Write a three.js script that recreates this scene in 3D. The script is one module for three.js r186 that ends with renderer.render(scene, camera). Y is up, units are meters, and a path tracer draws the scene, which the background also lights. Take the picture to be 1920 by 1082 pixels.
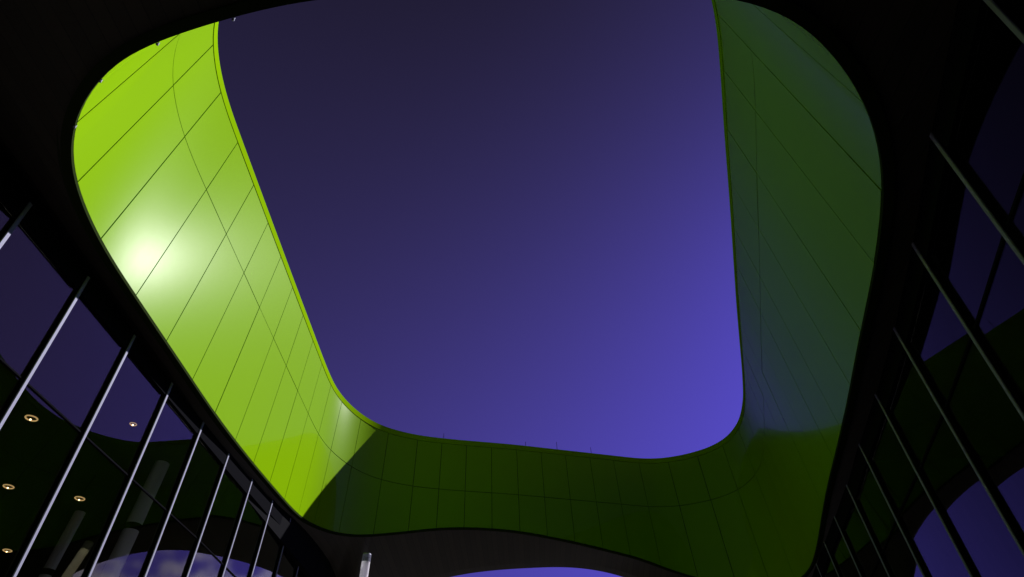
import * as THREE from 'three';
import { mergeGeometries } from 'three/addons/utils/BufferGeometryUtils.js';
import { ImprovedNoise } from 'three/addons/math/ImprovedNoise.js';

// ------------------------------------------------------------------ camera, sky, sun, exposure
const scene = new THREE.Scene();
const EYE = 1.6, S = 6.5;                       // eye height; all plan figures below are in units of 6.5 m
const camera = new THREE.PerspectiveCamera(56.12, 1024 / 577, 0.1, 3000);
camera.position.set(0, EYE, 0);
camera.rotation.set(46.03 * Math.PI / 180, 0, -2.64 * Math.PI / 180, 'YXZ');

const renderer = new THREE.WebGLRenderer({ antialias: true });
renderer.setSize(1024, 577);
renderer.toneMapping = THREE.LinearToneMapping;
renderer.toneMappingExposure = 2.0;
renderer.shadowMap.enabled = true;
renderer.shadowMap.type = THREE.PCFSoftShadowMap;

const SUN_AZ = 46 * Math.PI / 180, SUN_EL = 38.3 * Math.PI / 180;      // azimuth from -z towards +x
const sunDir = new THREE.Vector3(Math.sin(SUN_AZ) * Math.cos(SUN_EL), Math.sin(SUN_EL), -Math.cos(SUN_AZ) * Math.cos(SUN_EL));
const noise = new ImprovedNoise();
function fbm(x, y, z, n) { let a = 0, w = 1, t = 0; for (let i = 0; i < n; i++) { a += w * noise.noise(x, y, z); t += w; w *= 0.55; x *= 2.1; y *= 2.1; z *= 2.1; } return a / t; }
function makeSky() {
  const w = 1024, h = 512, d = new Float32Array(w * h * 4);
  for (let j = 0; j < h; j++) for (let i = 0; i < w; i++) {
    const th = ((i + 0.5) / w - 0.5) * Math.PI * 2, la = ((j + 0.5) / h - 0.5) * Math.PI;
    const x = Math.cos(la) * Math.cos(th), y = Math.sin(la), z = Math.cos(la) * Math.sin(th);
    const el = Math.max(8, la * 180 / Math.PI);
    const dist = Math.acos(Math.min(1, Math.max(-1, x * sunDir.x + y * sunDir.y + z * sunDir.z))) * 180 / Math.PI;
    const q = -0.042 * (el - 30) - 0.0285 * (Math.max(6, Math.min(dist, 95)) - 15);
    let r = Math.exp(-2.40 + 0.65 * q), g = Math.exp(-2.66 + 0.63 * q), b = Math.exp(-0.57 + q);
    // fair-weather clouds low over the horizon
    const deg = la * 180 / Math.PI;
    if (deg > -2 && deg < 24) {
      const k = 17, c = fbm(x * k + 3, y * k * 2.4, z * k + 1.7, 6) - Math.abs(deg - 9) * 0.015 - Math.max(0, deg - 13) * 0.07 + 0.09 - 0.5 * Math.max(0, Math.min(1, (0.45 - Math.atan2(x, -z)) / 0.4));
      const m = Math.min(1, Math.max(0, c * 4));
      r += (0.6 - r) * m; g += (0.55 - g) * m; b += (1.1 - b) * m;
    }
    const f = la < 0 ? 0.25 : 1, o = (j * w + i) * 4, s = 0.5 * f;
    d[o] = r * s; d[o + 1] = g * s; d[o + 2] = b * s; d[o + 3] = 1;
  }
  const t = new THREE.DataTexture(d, w, h, THREE.RGBAFormat, THREE.FloatType);
  t.mapping = THREE.EquirectangularReflectionMapping; t.magFilter = t.minFilter = THREE.LinearFilter; t.needsUpdate = true;
  return t;
}
scene.background = makeSky();
scene.environment = scene.background;

const sun = new THREE.DirectionalLight(new THREE.Color(1, 0.975, 0.955), 3.7);
sun.position.copy(sunDir).multiplyScalar(80); sun.castShadow = true;
sun.shadow.mapSize.set(4096, 4096);
Object.assign(sun.shadow.camera, { left: -40, right: 40, top: 40, bottom: -40, near: 1, far: 200 });
scene.add(sun, sun.target);

// ------------------------------------------------------------------ helpers
let seed = 7; const rnd = () => (seed = (seed * 16807) % 2147483647) / 2147483647;
const V = (x, y, z) => new THREE.Vector3(x, y, z);
const P = (x, h, z) => V(x * S, EYE + h * S, z * S);                 // plan units -> world metres
const lin = (r, g, b) => new THREE.Color().setRGB(r, g, b);
const used = {};
function numbered(n) { const k = used[n] = (used[n] ?? -1) + 1; return k ? `${n}_${String(k).padStart(3, '0')}` : n; }
function tag(o, label, category, group) { o.userData = { label, category }; if (group) o.userData.group = group; return o; }
function thing(name, label, category, pos = V(0, 0, 0), group) { const o = new THREE.Group(); o.name = numbered(name); o.position.copy(pos); scene.add(o); return tag(o, label, category, group); }
function part(name, geo, mat, parent) { const m = new THREE.Mesh(geo, mat); m.name = numbered(name); m.castShadow = m.receiveShadow = true; parent.add(m); return m; }
function struct(name, geo, mat) { const m = part(name, geo, mat, scene); m.userData = { kind: 'structure' }; return m; }
function geom(pos, idx, uv, nor) {
  const g = new THREE.BufferGeometry();
  g.setAttribute('position', new THREE.Float32BufferAttribute(pos, 3));
  if (uv) g.setAttribute('uv', new THREE.Float32BufferAttribute(uv, 2));
  g.setIndex(idx);
  if (nor) g.setAttribute('normal', new THREE.Float32BufferAttribute(nor, 3)); else g.computeVertexNormals();
  return g;
}
// straight bar from a to b, chamfered rectangular section: width w along axis u, depth d along axis v (v points out)
function bar(a, b, u, v, w, d, c = 0.006) {
  const x = w / 2, y = d / 2, sec = [[-x + c, -y], [x - c, -y], [x, -y + c], [x, y - c], [x - c, y], [-x + c, y], [-x, y - c], [-x, -y + c]];
  const pos = [], idx = [], uv = [], L = a.distanceTo(b), at = (e, s) => e.clone().addScaledVector(u, s[0]).addScaledVector(v, s[1]);
  for (let i = 0; i < 8; i++) {
    const s0 = sec[i], s1 = sec[(i + 1) % 8], k = pos.length / 3, f = Math.hypot(s1[0] - s0[0], s1[1] - s0[1]);
    for (const p of [at(a, s0), at(a, s1), at(b, s1), at(b, s0)]) pos.push(p.x, p.y, p.z);
    uv.push(0, 0, f, 0, f, L, 0, L); idx.push(k, k + 1, k + 2, k, k + 2, k + 3);
  }
  for (const e of [a, b]) {
    const k = pos.length / 3; for (const s of sec) { const p = at(e, s); pos.push(p.x, p.y, p.z); uv.push(s[0], s[1]); }
    for (let i = 1; i < 7; i++) e === a ? idx.push(k, k + i + 1, k + i) : idx.push(k, k + i, k + i + 1);
  }
  return geom(pos, idx, uv);
}
function box(x0, x1, y0, y1, z0, z1) { const g = new THREE.BoxGeometry(x1 - x0, y1 - y0, z1 - z0); g.translate((x0 + x1) / 2, (y0 + y1) / 2, (z0 + z1) / 2); return g; }

// ------------------------------------------------------------------ materials
function noiseTex(n, f, srgb) {
  const d = new Uint8Array(n * n * 4);
  for (let j = 0; j < n; j++) for (let i = 0; i < n; i++) { const c = f(i / n, j / n, i, j), o = (j * n + i) * 4; d[o] = c[0]; d[o + 1] = c[1]; d[o + 2] = c[2]; d[o + 3] = 255; }
  const t = new THREE.DataTexture(d, n, n); t.wrapS = t.wrapT = THREE.RepeatWrapping; t.magFilter = THREE.LinearFilter; t.minFilter = THREE.LinearMipmapLinearFilter; t.generateMipmaps = true;
  if (srgb) t.colorSpace = THREE.SRGBColorSpace; t.needsUpdate = true; return t;
}
const wave = noiseTex(256, (u, v) => { const a = u * 6.2832, b = v * 6.2832, c = 128 + 105 * fbm(Math.cos(a) * 1.4 + 5, Math.sin(a) * 1.4 + Math.cos(b) * 1.4, Math.sin(b) * 1.4 + 2, 3); return [c, c, c]; });
wave.repeat.set(1 / 3.1, 1 / 3.1);
const smut = noiseTex(512, (u, v) => { const a = u * 6.2832, b = v * 6.2832, c = 150 + 70 * fbm(Math.cos(a) * 3 + 1, Math.sin(a) * 3 + Math.cos(b) * 3, Math.sin(b) * 3, 6); return [c, c, c]; });
smut.repeat.set(1 / 4.3, 1 / 4.3);
const strip = noiseTex(256, (u, v, i) => { const e = i % 32, j = e < 2 ? 60 : 190 + 24 * (((i >> 5) * 37) % 5 - 2) / 2 + 12 * noise.noise(u * 9, v * 40, 3); return [j, j, j]; });
strip.repeat.set(1 / 1.6, 1 / 1.6);
const M = {
  green: new THREE.MeshPhysicalMaterial({ color: lin(0.168, 0.325, 0.0008), roughness: 0.215, specularIntensity: 0.028, clearcoat: 0.13, clearcoatRoughness: 0.035, bumpMap: wave, bumpScale: 0.0002 }),
  coping: new THREE.MeshPhysicalMaterial({ color: lin(0.182, 0.34, 0.002), roughness: 0.6, specularIntensity: 0 }),
  joint: new THREE.MeshStandardMaterial({ color: lin(0.01, 0.018, 0.003), roughness: 0.9 }),
  trim: new THREE.MeshPhysicalMaterial({ color: lin(0.02, 0.03, 0.01), roughness: 0.8, specularIntensity: 0 }),
  soffit: new THREE.MeshStandardMaterial({ color: lin(0.045, 0.032, 0.022), map: strip, roughness: 0.75, bumpMap: strip, bumpScale: 0.004 }),
  dark: new THREE.MeshPhysicalMaterial({ color: lin(0.012, 0.012, 0.014), roughness: 0.9, specularIntensity: 0 }),
  frame: new THREE.MeshPhysicalMaterial({ color: lin(0.007, 0.007, 0.009), roughness: 0.8, specularIntensity: 0 }),
  metal: new THREE.MeshPhysicalMaterial({ color: lin(0.25, 0.25, 0.36), roughness: 0.6, specularIntensity: 0.15, metalness: 0.1 }),
  glass: new THREE.MeshPhysicalMaterial({ color: lin(0.8, 0.82, 0.8), transmission: 1, thickness: 0.012, roughness: 0.0, ior: 1.75, specularColor: lin(1, 0.95, 0.3) }),
  glassDim: new THREE.MeshPhysicalMaterial({ color: lin(0.8, 0.82, 0.8), transmission: 1, thickness: 0.012, roughness: 0.0, ior: 1.26, specularColor: lin(1, 0.95, 0.3) }),
  column: new THREE.MeshStandardMaterial({ color: lin(0.75, 0.76, 0.72), roughness: 0.7 }),
  roof: new THREE.MeshStandardMaterial({ color: lin(0.12, 0.12, 0.12), roughness: 0.95 }),
  paving: new THREE.MeshStandardMaterial({ color: lin(0.07, 0.068, 0.065), map: smut, roughness: 0.9 }),
  glow: new THREE.MeshStandardMaterial({ color: lin(0.5, 0.4, 0.25), emissive: lin(1, 0.62, 0.22), emissiveIntensity: 0.26 }),
  lens: new THREE.MeshPhysicalMaterial({ color: lin(0.78, 0.74, 0.85), roughness: 0.9, transmission: 0.55, thickness: 0 }),
};

// ------------------------------------------------------------------ plan of the roof opening
const RIM = [[-.34, -.262], [-.476, -.29], [-.641, -.33], [-.725, -.375], [-.82, -.455], [-.885, -.545], [-.921, -.655], [-.942, -.78], [-.949, -.95], [-.964, -1.3], [-.979, -1.67], [-.993, -2.04], [-1.002, -2.3], [-1.0, -2.46], [-.957, -2.634], [-.891, -2.768], [-.814, -2.863], [-.637, -2.97], [-.413, -3.04], [-.046, -3.131], [.264, -3.226], [.587, -3.324], [.81, -3.394], [.937, -3.41], [1.093, -3.375], [1.256, -3.294], [1.349, -3.168], [1.376, -2.97], [1.338, -2.737], [1.262, -2.473], [1.085, -1.91], [.905, -1.308], [.808, -.996], [.732, -.739], [.688, -.6], [.65, -.51], [.588, -.41], [.468, -.295], [.38, -.247], [.1, -.235], [-.15, -.243]];
const cum = [0]; for (let i = 1; i <= RIM.length; i++) { const a = RIM[i - 1], b = RIM[i % RIM.length]; cum.push(cum[i - 1] + Math.hypot(b[0] - a[0], b[1] - a[1])); }
const TOTAL = cum[RIM.length];
function raw(s) { s = ((s % TOTAL) + TOTAL) % TOTAL; let i = 0; while (cum[i + 1] < s) i++; const a = RIM[i], b = RIM[(i + 1) % RIM.length], f = (s - cum[i]) / (cum[i + 1] - cum[i]); return [a[0] + (b[0] - a[0]) * f, a[1] + (b[1] - a[1]) * f]; }
const SIG = 0.075;
function plan(s) { let x = 0, z = 0, w = 0; for (let k = -12; k <= 12; k++) { const o = k / 12 * 3 * SIG, g = Math.exp(-o * o / (2 * SIG * SIG)), p = raw(s + o); x += p[0] * g; z += p[1] * g; w += g; } return [x / w, z / w]; }
function rim(s) { const a = plan(s - 0.03), b = plan(s + 0.03), c = plan(s), l = Math.hypot(b[0] - a[0], b[1] - a[1]); return { x: c[0], z: c[1], nx: -(b[1] - a[1]) / l, nz: (b[0] - a[0]) / l }; }   // n points into the opening
const LOW = [[0, .97], [.35, .985], [.7, 1], [1.6, 1.005], [1.9, 1.022], [2.42, 1.067], [2.69, 1.1], [2.89, 1.132], [3.1, 1.19], [3.3, 1.238], [3.45, 1.262], [3.65, 1.27], [3.83, 1.265], [4.02, 1.248], [4.2, 1.226], [4.62, 1.158], [4.9, 1.06], [5.1, .99], [5.36, .925], [5.56, .895], [5.9, .872], [6.66, .848], [7.29, .816], [7.85, .8], [8.1, .805], [8.5, .83], [8.9, .9], [TOTAL, .97]];
function table(t, s) { let i = 0; while (i < t.length - 2 && t[i + 1][0] < s) i++; const a = t[i], b = t[i + 1], f = Math.min(1, Math.max(0, (s - a[0]) / (b[0] - a[0]))); return a.slice(1).map((v, k) => v + (b[k + 1] - v) * f); }
function low(s) { let v = 0, w = 0; for (let k = -6; k <= 6; k++) { const o = k / 6 * 0.18, g = Math.exp(-o * o / 0.0145), q = ((s + o) % TOTAL + TOTAL) % TOTAL; v += table(LOW, q)[0] * g; w += g; } return v / w; }
const MID = 1.475, JOIN = 1.772, TOP = 1.806;

// ------------------------------------------------------------------ ground and building shell
{
  const g = new THREE.PlaneGeometry(1600, 1600, 1, 1); g.rotateX(-Math.PI / 2);
  for (let i = 0; i < g.attributes.uv.count; i++) g.attributes.uv.setXY(i, g.attributes.position.getX(i), g.attributes.position.getZ(i));
  struct('ground', g, M.paving);
}
const GH = -EYE / S;                              // ground in plan units
// far and side edges of the underside: [s, x, h, z]
const arch = x => { const u = (x - 0.08) / (x < 0.08 ? 1.52 : 1.3), n = x < 0.08 ? 2.8 : 2.35; return GH + (1.228 - GH) * Math.pow(Math.max(0, 1 - Math.pow(Math.abs(u), n)), 1 / n); };
const OUT = [[0, -.9, .97, 4], [.3, -1.085, 1.03, 4], [.45, -1.085, 1.042, -.1], [.7, -1.085, 1.045, -.55], [1.6, -1.02, 0.986, -1.411], [1.93, -1.02, 0.99, -1.721], [2.16, -1.029, 1.010, -1.926], [2.36, -1.038, 1.031, -2.154], [2.52, -1.048, 1.057, -2.386], [2.66, -1.057, 1.075, -2.601], [2.76, -1.066, 1.081, -2.831], [2.84, -1.075, 1.075, -3.073], [2.92, -1.075, 1.031, -3.311], [3.0, -1.02, 0.875, -3.55]];
for (let x = -1.0; x < 1.31; x += 0.07) OUT.push([3.02 + (x + 1.0) / 2.31 * 2.3, x, Math.max(arch(x), .3), -3.55]);
OUT.push([5.4, 1.42, .5, -3.4], [5.5, 1.5, .84, -3.1], [5.62, 1.415, .87, -2.96], [6.05, 1.265, .852, -2.38], [6.37, 1.19, .837, -2.09], [6.68, 1.115, .827, -1.8], [7.0, 1.03, .817, -1.504], [7.28, .955, .808, -1.227], [7.57, .876, .802, -.953], [7.84, .794, .8, -.697], [8.06, .71, .8, -.46], [8.2, .63, .8, -.22], [8.3, .45, .8, .3], [8.4, .3, .8, 4], [TOTAL, -.9, .97, 4]);
{
  const N = 620, R = 7, pos = [], uv = [], idx = [];
  for (let i = 0; i <= N; i++) {
    const s = TOTAL * i / N, q = rim(s), h = low(s), o = table(OUT, s), ix = q.x - q.nx * 0.006, iz = q.z - q.nz * 0.006;
    for (let k = 0; k <= R; k++) {
      const f = k / R, p = P(ix + (o[0] - ix) * f, h + (o[1] - h) * f, iz + (o[2] - iz) * f);
      pos.push(p.x, p.y, p.z); uv.push(p.x, p.z);
      if (i < N && k < R) { const a = i * (R + 1) + k, b = a + R + 1; idx.push(a, b, a + 1, b, b + 1, a + 1); }
    }
  }
  struct('soffit', geom(pos, idx, uv), M.soffit);
}
{ // roof over the building, round the opening
  const N = 300, pos = [], uv = [], idx = [];
  for (let i = 0; i <= N; i++) {
    const s = TOTAL * i / N, q = rim(s), a = Math.atan2(q.x, -(q.z + 1.7)), c = Math.cos(a), sn = Math.sin(a);
    const k = Math.min(3.6 / Math.max(1e-6, Math.abs(sn)), (c > 0 ? 1.94 : 5.7) / Math.max(1e-6, Math.abs(c)));
    const A = P(q.x - q.nx * 0.03, TOP - 0.02, q.z - q.nz * 0.03), B = P(sn * k, TOP - 0.02, -1.7 - c * k);
    pos.push(A.x, A.y, A.z, B.x, B.y, B.z); uv.push(A.x, A.z, B.x, B.z);
    if (i < N) { const j = i * 2; idx.push(j, j + 1, j + 2, j + 1, j + 3, j + 2); }
  }
  struct('roof', geom(pos, idx, uv), M.roof);
}
{ // outer wall of the bridge at the far end, with its arched passage
  const sh = new THREE.Shape(); sh.moveTo(-3.6 * S, 0); sh.lineTo(-1.44 * S, 0);
  for (let x = -1.44; x <= 1.38; x += 0.03) sh.lineTo(x * S, EYE + arch(x) * S);
  sh.lineTo(1.38 * S, 0); sh.lineTo(3.6 * S, 0); sh.lineTo(3.6 * S, EYE + (TOP - .02) * S); sh.lineTo(-3.6 * S, EYE + (TOP - .02) * S); sh.closePath();
  const g = new THREE.ExtrudeGeometry(sh, { depth: 0.55, bevelEnabled: false }); g.translate(0, 0, -3.55 * S - 0.55);
  struct('arch_wall', g, M.soffit);
}
{ // closed sides and inside of the two wings
  const Y = h => EYE + h * S;
  const left = mergeGeometries([box(-3.6 * S, -3.55 * S, 0, Y(TOP - .03), -3.54 * S, 4 * S), box(-3.55 * S, -1.03 * S, 0, Y(TOP - .03), 0.35 * S, 0.4 * S)]);
  struct('wall_left', left, M.dark);
  struct('wall_right', mergeGeometries([box(3.55 * S, 3.6 * S, 0, Y(TOP - .03), -3.54 * S, 4 * S), box(0.46 * S, 3.55 * S, 0, Y(TOP - .03), 0.35 * S, 0.4 * S)]), M.dark);
  struct('ceiling_left', mergeGeometries([box(-3.54 * S, -1.06 * S, Y(1.2), Y(1.23), -3.53 * S, .34 * S), box(-1.055 * S, -1.03 * S, Y(.945), Y(1.24), -3.53 * S, .34 * S)]), M.dark);
}

// ------------------------------------------------------------------ green panelled wall of the opening
const wall = thing('panelled_wall', 'lime green curved wall of glossy panels ringing the open sky', 'wall');
const SEAMS = [.17, .35, .53, .69, .847, 1.03, 1.207, 1.385, 1.563, 1.743, 1.924, 2.106, 2.29, 2.473, 2.635, 2.83, 3.042, 3.232, 3.385, 3.54, 3.7, 3.863, 4.026, 4.192, 4.362, 4.529, 4.712, 4.915, 5.112, 5.305, 5.51, 5.715, 5.92, 6.13, 6.335, 6.54, 6.75, 6.958, 7.168, 7.411, 7.646, 7.87, 8.056, 8.25, 8.44, 8.64, 8.84, 9.04, TOTAL - .02];
function strip3(s0, s1, n, lo, hi, off, thick, ta = 0, tb = 0) {   // curved plate: face at off, thickness behind it, smooth normals on the face
  const pos = [], nor = [], uv = [], idx = [], rows = [];
  for (let i = 0; i <= n; i++) {
    const s = s0 + (s1 - s0) * i / n, q = rim(s), l = lo(s), h = hi(s), su = (i / n - 0.5) * (s1 - s0) * S * ta, w = (d0, y, d = d0 + su + (y - (l + h) / 2) * S * tb) => [(q.x) * S + q.nx * d, EYE + y * S, q.z * S + q.nz * d];
    const m = V(q.nx + q.nz * ta, -tb, q.nz - q.nx * ta).normalize();
    rows.push({ s, n: [m.x, m.y, m.z], A: w(off, l), B: w(off, h), C: w(off - thick, l), D: w(off - thick, h) });
  }
  const put = (p, m, u, v) => { pos.push(...p); nor.push(...m); uv.push(u, v); return pos.length / 3 - 1; };
  const quad = (a, b, c, d) => idx.push(a, b, c, a, c, d);
  for (let i = 0; i < n; i++) {
    const r = rows[i], t = rows[i + 1];
    quad(put(r.A, r.n, r.s * S, r.A[1]), put(t.A, t.n, t.s * S, t.A[1]), put(t.B, t.n, t.s * S, t.B[1]), put(r.B, r.n, r.s * S, r.B[1]));
    quad(put(r.C, [0, -1, 0], 0, 0), put(t.C, [0, -1, 0], 0, 0), put(t.A, [0, -1, 0], 0, 0), put(r.A, [0, -1, 0], 0, 0));
    quad(put(r.B, [0, 1, 0], 0, 0), put(t.B, [0, 1, 0], 0, 0), put(t.D, [0, 1, 0], 0, 0), put(r.D, [0, 1, 0], 0, 0));
  }
  for (const [r, k] of [[rows[0], -1], [rows[n], 1]]) { const m = [-r.n[2] * k * -1, 0, r.n[0] * k * -1]; const f = [r.A, r.B, r.D, r.C].map(p => put(p, m, 0, 0)); k < 0 ? quad(f[3], f[0], f[1], f[2]) : quad(f[0], f[3], f[2], f[1]); }
  return geom(pos, idx, uv, nor);
}
const GAP = 0.0017;                                // half a joint, about 9 mm
for (let i = 0; i < SEAMS.length; i++) {
  const a = SEAMS[i] + GAP, b = (i + 1 < SEAMS.length ? SEAMS[i + 1] : SEAMS[0] + TOTAL) - GAP, n = 6;
  const o1 = (rnd() - .5) * 0.004, o2 = (rnd() - .5) * 0.004, tl = () => (rnd() - .5) * 0.0024;
  part('panel', strip3(a, b, n, s => low(s), () => MID - GAP, o1, 0.03, tl(), tl()), M.green, wall);
  part('panel', strip3(a, b, n, () => MID + GAP, () => JOIN - GAP, o2, 0.03, tl(), tl()), M.green, wall);
}
part('backing', strip3(0.001, TOTAL + 0.0005, 420, s => low(s) + 0.004, () => JOIN + 0.004, -0.04, 0.16), M.joint, wall);
part('coping', strip3(0.001, TOTAL + 0.0005, 420, () => JOIN + 0.0005, () => TOP, 0.012, 0.22), M.coping, wall);
part('edge_trim', strip3(0.001, TOTAL + 0.0005, 420, s => low(s) - 0.008, s => low(s) - 0.0008, -0.002, 0.12), M.trim, wall);
for (const s of [.1, .25, .4, .535]) {             // small metal clips on the lower edge
  const q = rim(s), p = V(q.x * S + q.nx * 0.01, EYE + low(s) * S - 0.06, q.z * S + q.nz * 0.01);
  const g = mergeGeometries([new THREE.CylinderGeometry(0.009, 0.009, 0.05, 10), new THREE.SphereGeometry(0.016, 10, 8).translate(0, -0.02, 0)]); g.translate(p.x, p.y, p.z);
  part('edge_clip', g, M.metal, wall);
}

// ------------------------------------------------------------------ glass facades
function facade(f, tops, headH, ceilH, transoms, drop, out, botH, cw, fd, tw, glass) {
  // tops: plan points of the mullions at reference height headH; drop: plan shift per unit of height downwards (all mullions parallel)
  const n = V(out[0], 0, out[1]).normalize(), back = (fd + 0.02) / S;      // the outer face of the fins lies on the plan line, the glass behind it
  const at = (p, h) => P(p[0] - n.x * back + drop[0] * (headH - h), h, p[1] - n.z * back + drop[1] * (headH - h));
  const side = V(-n.z, 0, n.x);
  const up = tops.map(p => p[2] ?? headH);
  tops.forEach((p, i) => {
    const a = at(p, botH), b = at(p, up[i] - 0.003), o = n.clone().multiplyScalar(fd / 2), m = part('mullion', bar(a.clone().add(o), b.clone().add(o), side, n, cw - 0.012, fd), M.frame, f);
    const c = n.clone().multiplyScalar(fd + 0.009);
    part('cover_cap', bar(a.clone().add(c), b.clone().add(c), side, n, cw, 0.02, 0.006), M.metal, m);
  });
  for (let i = 0; i + 1 < tops.length; i++) {
    const levels = [ceilH(i), ...transoms, botH];
    const dir = at(tops[i + 1], headH).sub(at(tops[i], headH)).normalize(), nn = V(-dir.z, 0, dir.x); if (nn.dot(n) < 0) nn.negate();
    for (let k = 0; k + 1 < levels.length; k++) {
      const q = [at(tops[i], levels[k + 1]), at(tops[i + 1], levels[k + 1]), at(tops[i + 1], levels[k]), at(tops[i], levels[k])];
      const ex = dir.clone().multiplyScalar(0.01), T = nn.clone().multiplyScalar(0.012);
      const w = [q[0].add(ex), q[1].sub(ex), q[2].sub(ex), q[3].add(ex)]; w[0].y += .01; w[1].y += .01; w[2].y -= .01; w[3].y -= .01;
      const pos = [...w, ...w.map(p => p.clone().sub(T))].flatMap(p => [p.x, p.y, p.z]);
      let tri = [0, 1, 2, 0, 2, 3, 5, 4, 7, 5, 7, 6, 4, 5, 1, 4, 1, 0, 3, 2, 6, 3, 6, 7, 4, 0, 3, 4, 3, 7, 1, 5, 6, 1, 6, 2];
      if (V().crossVectors(w[1].clone().sub(w[0]), w[2].clone().sub(w[0])).dot(nn) < 0) tri = tri.map((v, k) => tri[k % 3 === 1 ? k + 1 : k % 3 === 2 ? k - 1 : k]);
      part('glass_pane', geom(pos, tri).toNonIndexed(), glass, f).geometry.computeVertexNormals();
    }
    const e = dir.clone().multiplyScalar(0.048);
    for (const h of transoms) part('transom', bar(at(tops[i], h).add(e), at(tops[i + 1], h).sub(e), V(0, 1, 0), nn, tw, 0.04), M.frame, f);
    const h0 = ceilH(i), a = at(tops[i], (up[i] + h0) / 2).add(e), b = at(tops[i + 1], (up[i + 1] + h0) / 2).sub(e);
    part('head_beam', bar(a, b, V(0, 1, 0), nn, ((up[i] + up[i + 1]) / 2 - h0) * S, 0.1), M.frame, f);
  }
}
const soffitL = z => table([[-4, .93], [-3.14, .978], [-2.92, 1.02], [-2.71, 1.033], [-2.51, 1.038], [-2.32, 1.029], [-2.12, 1.013], [-1.91, 1.0], [-1.72, .99], [-1.41, .986], [1, .982]], z)[0];
{
  const f = thing('glass_facade', 'tall dark glass facade with sunlit pale metal fins on the left', 'facade', V(0, 0, 0));
  const tops = []; for (let k = -4; k <= 12; k++) { const z = -.641 - .2127 * k + (k > 4 ? 0.009 : 0); const f = 1 + 0.009 * Math.max(0, Math.min(6, k - 5)); tops.push([-1.011 * f, z * f, soffitL(z) * f]); }
  facade(f, tops, .94, i => (tops[i][2] - 0.045), [.72, .1], [-.085, -.205], [1, 0], GH, 0.058, 0.042, 0.032, M.glass);
}
{
  const f = thing('glass_facade', 'shaded black glass facade with dim slanting fins on the right', 'facade', V(0, 0, 0));
  const tops = [[.46, .3, .8], [.54, .03, .8], [.622, -.22, .8], [.7, -.46, .8], [.784, -.697, .8], [.866, -.953, .802], [.945, -1.227, .807], [1.02, -1.504, .815], [1.105, -1.8, .825], [1.18, -2.09, .837], [1.254, -2.38, .85], [1.33, -2.67, .86], [1.405, -2.96, .865], [1.46, -3.2, .85]];
  facade(f, tops, .8, i => tops[i][2] - 0.045, [.62, .1], [.2 * .36 + .11, -.98 * .36], [-.965, -.26], GH, 0.055, 0.045, 0.035, M.glassDim);
}

// ------------------------------------------------------------------ things behind the left glass
function column(x, z, r, label) {
  const H = EYE + 1.2 * S, t = thing('column', label, 'column', V(x * S, 0, z * S), undefined);
  part('shaft', new THREE.CylinderGeometry(r, r, H - 0.004, 40).translate(0, H / 2, 0), M.column, t);
  part('collar', new THREE.CylinderGeometry(r + 0.012, r + 0.012, 0.16, 40).translate(0, EYE + .927 * S, 0), M.frame, t);
}
column(-1.536, -2.105, 0.185, 'thick pale round column standing close behind the left glass');
column(-2.137, -2.527, 0.15, 'thin dim round column standing deeper inside behind the left glass');
const lamps = [[-1.845, -1.719, 'largest glowing ring downlight, highest of those behind left glass'], [-2.282, -2.234, 'ring downlight at the far left edge below the largest one'], [-2.048, -2.376, 'ring downlight above the thin dim column behind the left glass'], [-1.497, -1.792, 'lone small downlight shining within the sky reflection of left glass'], [-2.755, -2.921, 'faintest lowest ring downlight near the bottom left corner']];
const R0 = 0.125, ringG = new THREE.TorusGeometry(R0, 0.018, 10, 40).rotateX(Math.PI / 2), canG = new THREE.LatheGeometry([[0.001, 0.05], [R0 * .7, 0.05], [R0 * .86, 0.0], [R0 * .86, -0.012], [R0 * 1.22, -0.012], [R0 * 1.25, 0.004]].map(p => new THREE.Vector2(p[0], p[1])), 40);
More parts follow.
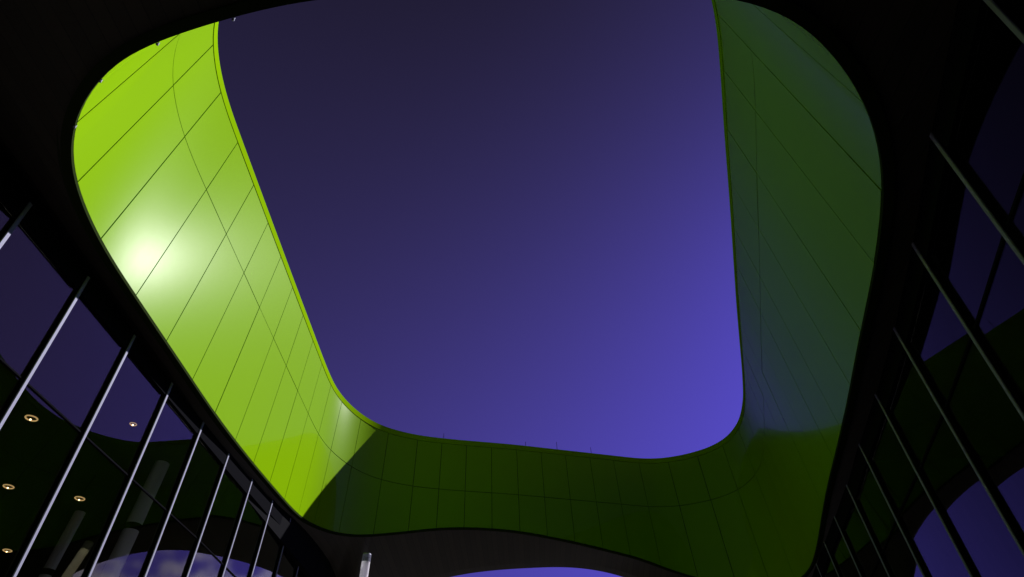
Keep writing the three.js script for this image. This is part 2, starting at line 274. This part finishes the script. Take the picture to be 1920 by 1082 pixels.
lamps.forEach(([x, z, label], i) => {
  const t = thing('downlight', label, 'ceiling lamp', V(x * S, EYE + 1.2 * S - 0.012, z * S), 'ring downlights in the ceiling behind the left glass');
  part('housing', canG, M.dark, t);
  const r = part('light_ring', ringG, M.glow, t); r.position.y = -0.02;
  if (i === 3) { t.scale.setScalar(0.6); }
  const l = new THREE.PointLight(lin(1, 0.66, 0.3), 0.005, 0, 2); l.position.set(0, -0.06, 0); l.castShadow = true; l.name = 'lamp_light'; t.add(l);
});

// ------------------------------------------------------------------ lamp post in the passage
{
  const H = EYE + .718 * S, t = thing('lamp_post', 'pale cylindrical lamp post standing before the brown underside of the far arch', 'lamp post', V(-.538 * S, 0, -1.926 * S));
  part('base_plate', new THREE.CylinderGeometry(0.17, 0.18, 0.03, 32).translate(0, 0.015, 0), M.frame, t);
  part('pole', new THREE.CylinderGeometry(0.075, 0.085, H - 1.6, 32).translate(0, (H - 1.6) / 2 + 0.03, 0), M.metal, t);
  const pts = [[0.076, 0]]; for (let i = 0; i < 14; i++) pts.push([0.09, 0.03 + i * 0.012], [0.084, 0.036 + i * 0.012]);
  part('lamp_head', new THREE.LatheGeometry([[0.078, 0], [0.092, 0.02], [0.092, 1.3], [0.092, 1.4]].map(p => new THREE.Vector2(...p)), 40).translate(0, H - 1.56, 0), M.lens, t);
  const ribs = []; for (let i = 0; i < 6; i++) ribs.push(new THREE.TorusGeometry(0.091, 0.006, 6, 36).rotateX(Math.PI / 2).translate(0, H - 0.15 + i * 0.022, 0));
  part('louvre_ring', mergeGeometries(ribs), M.metal, t);
  part('cap', new THREE.CylinderGeometry(0.088, 0.095, 0.03, 36).translate(0, H - 0.005, 0), M.metal, t);
}

// ------------------------------------------------------------------ thin rods on the far roof edge
[[3.395, 'leftmost thin rod standing on the far edge of the green wall', .3], [3.93, 'second thin rod from left on the far roof edge', .26], [4.145, 'tallest thin rod on the far roof edge', .42], [4.385, 'rightmost thin rod on the far roof edge', .34]].forEach(([s, label, h]) => {
  const q = rim(s), t = thing('roof_rod', label, 'rod', V(q.x * S - q.nx * 0.1, EYE + TOP * S, q.z * S - q.nz * 0.1), 'thin rods on the far roof edge');
  part('rod', new THREE.CylinderGeometry(0.008, 0.011, h, 8).translate(0, h / 2, 0), M.frame, t);
  part('foot', new THREE.CylinderGeometry(0.03, 0.035, 0.03, 12).translate(0, 0.015, 0), M.frame, t);
});

renderer.render(scene, camera);
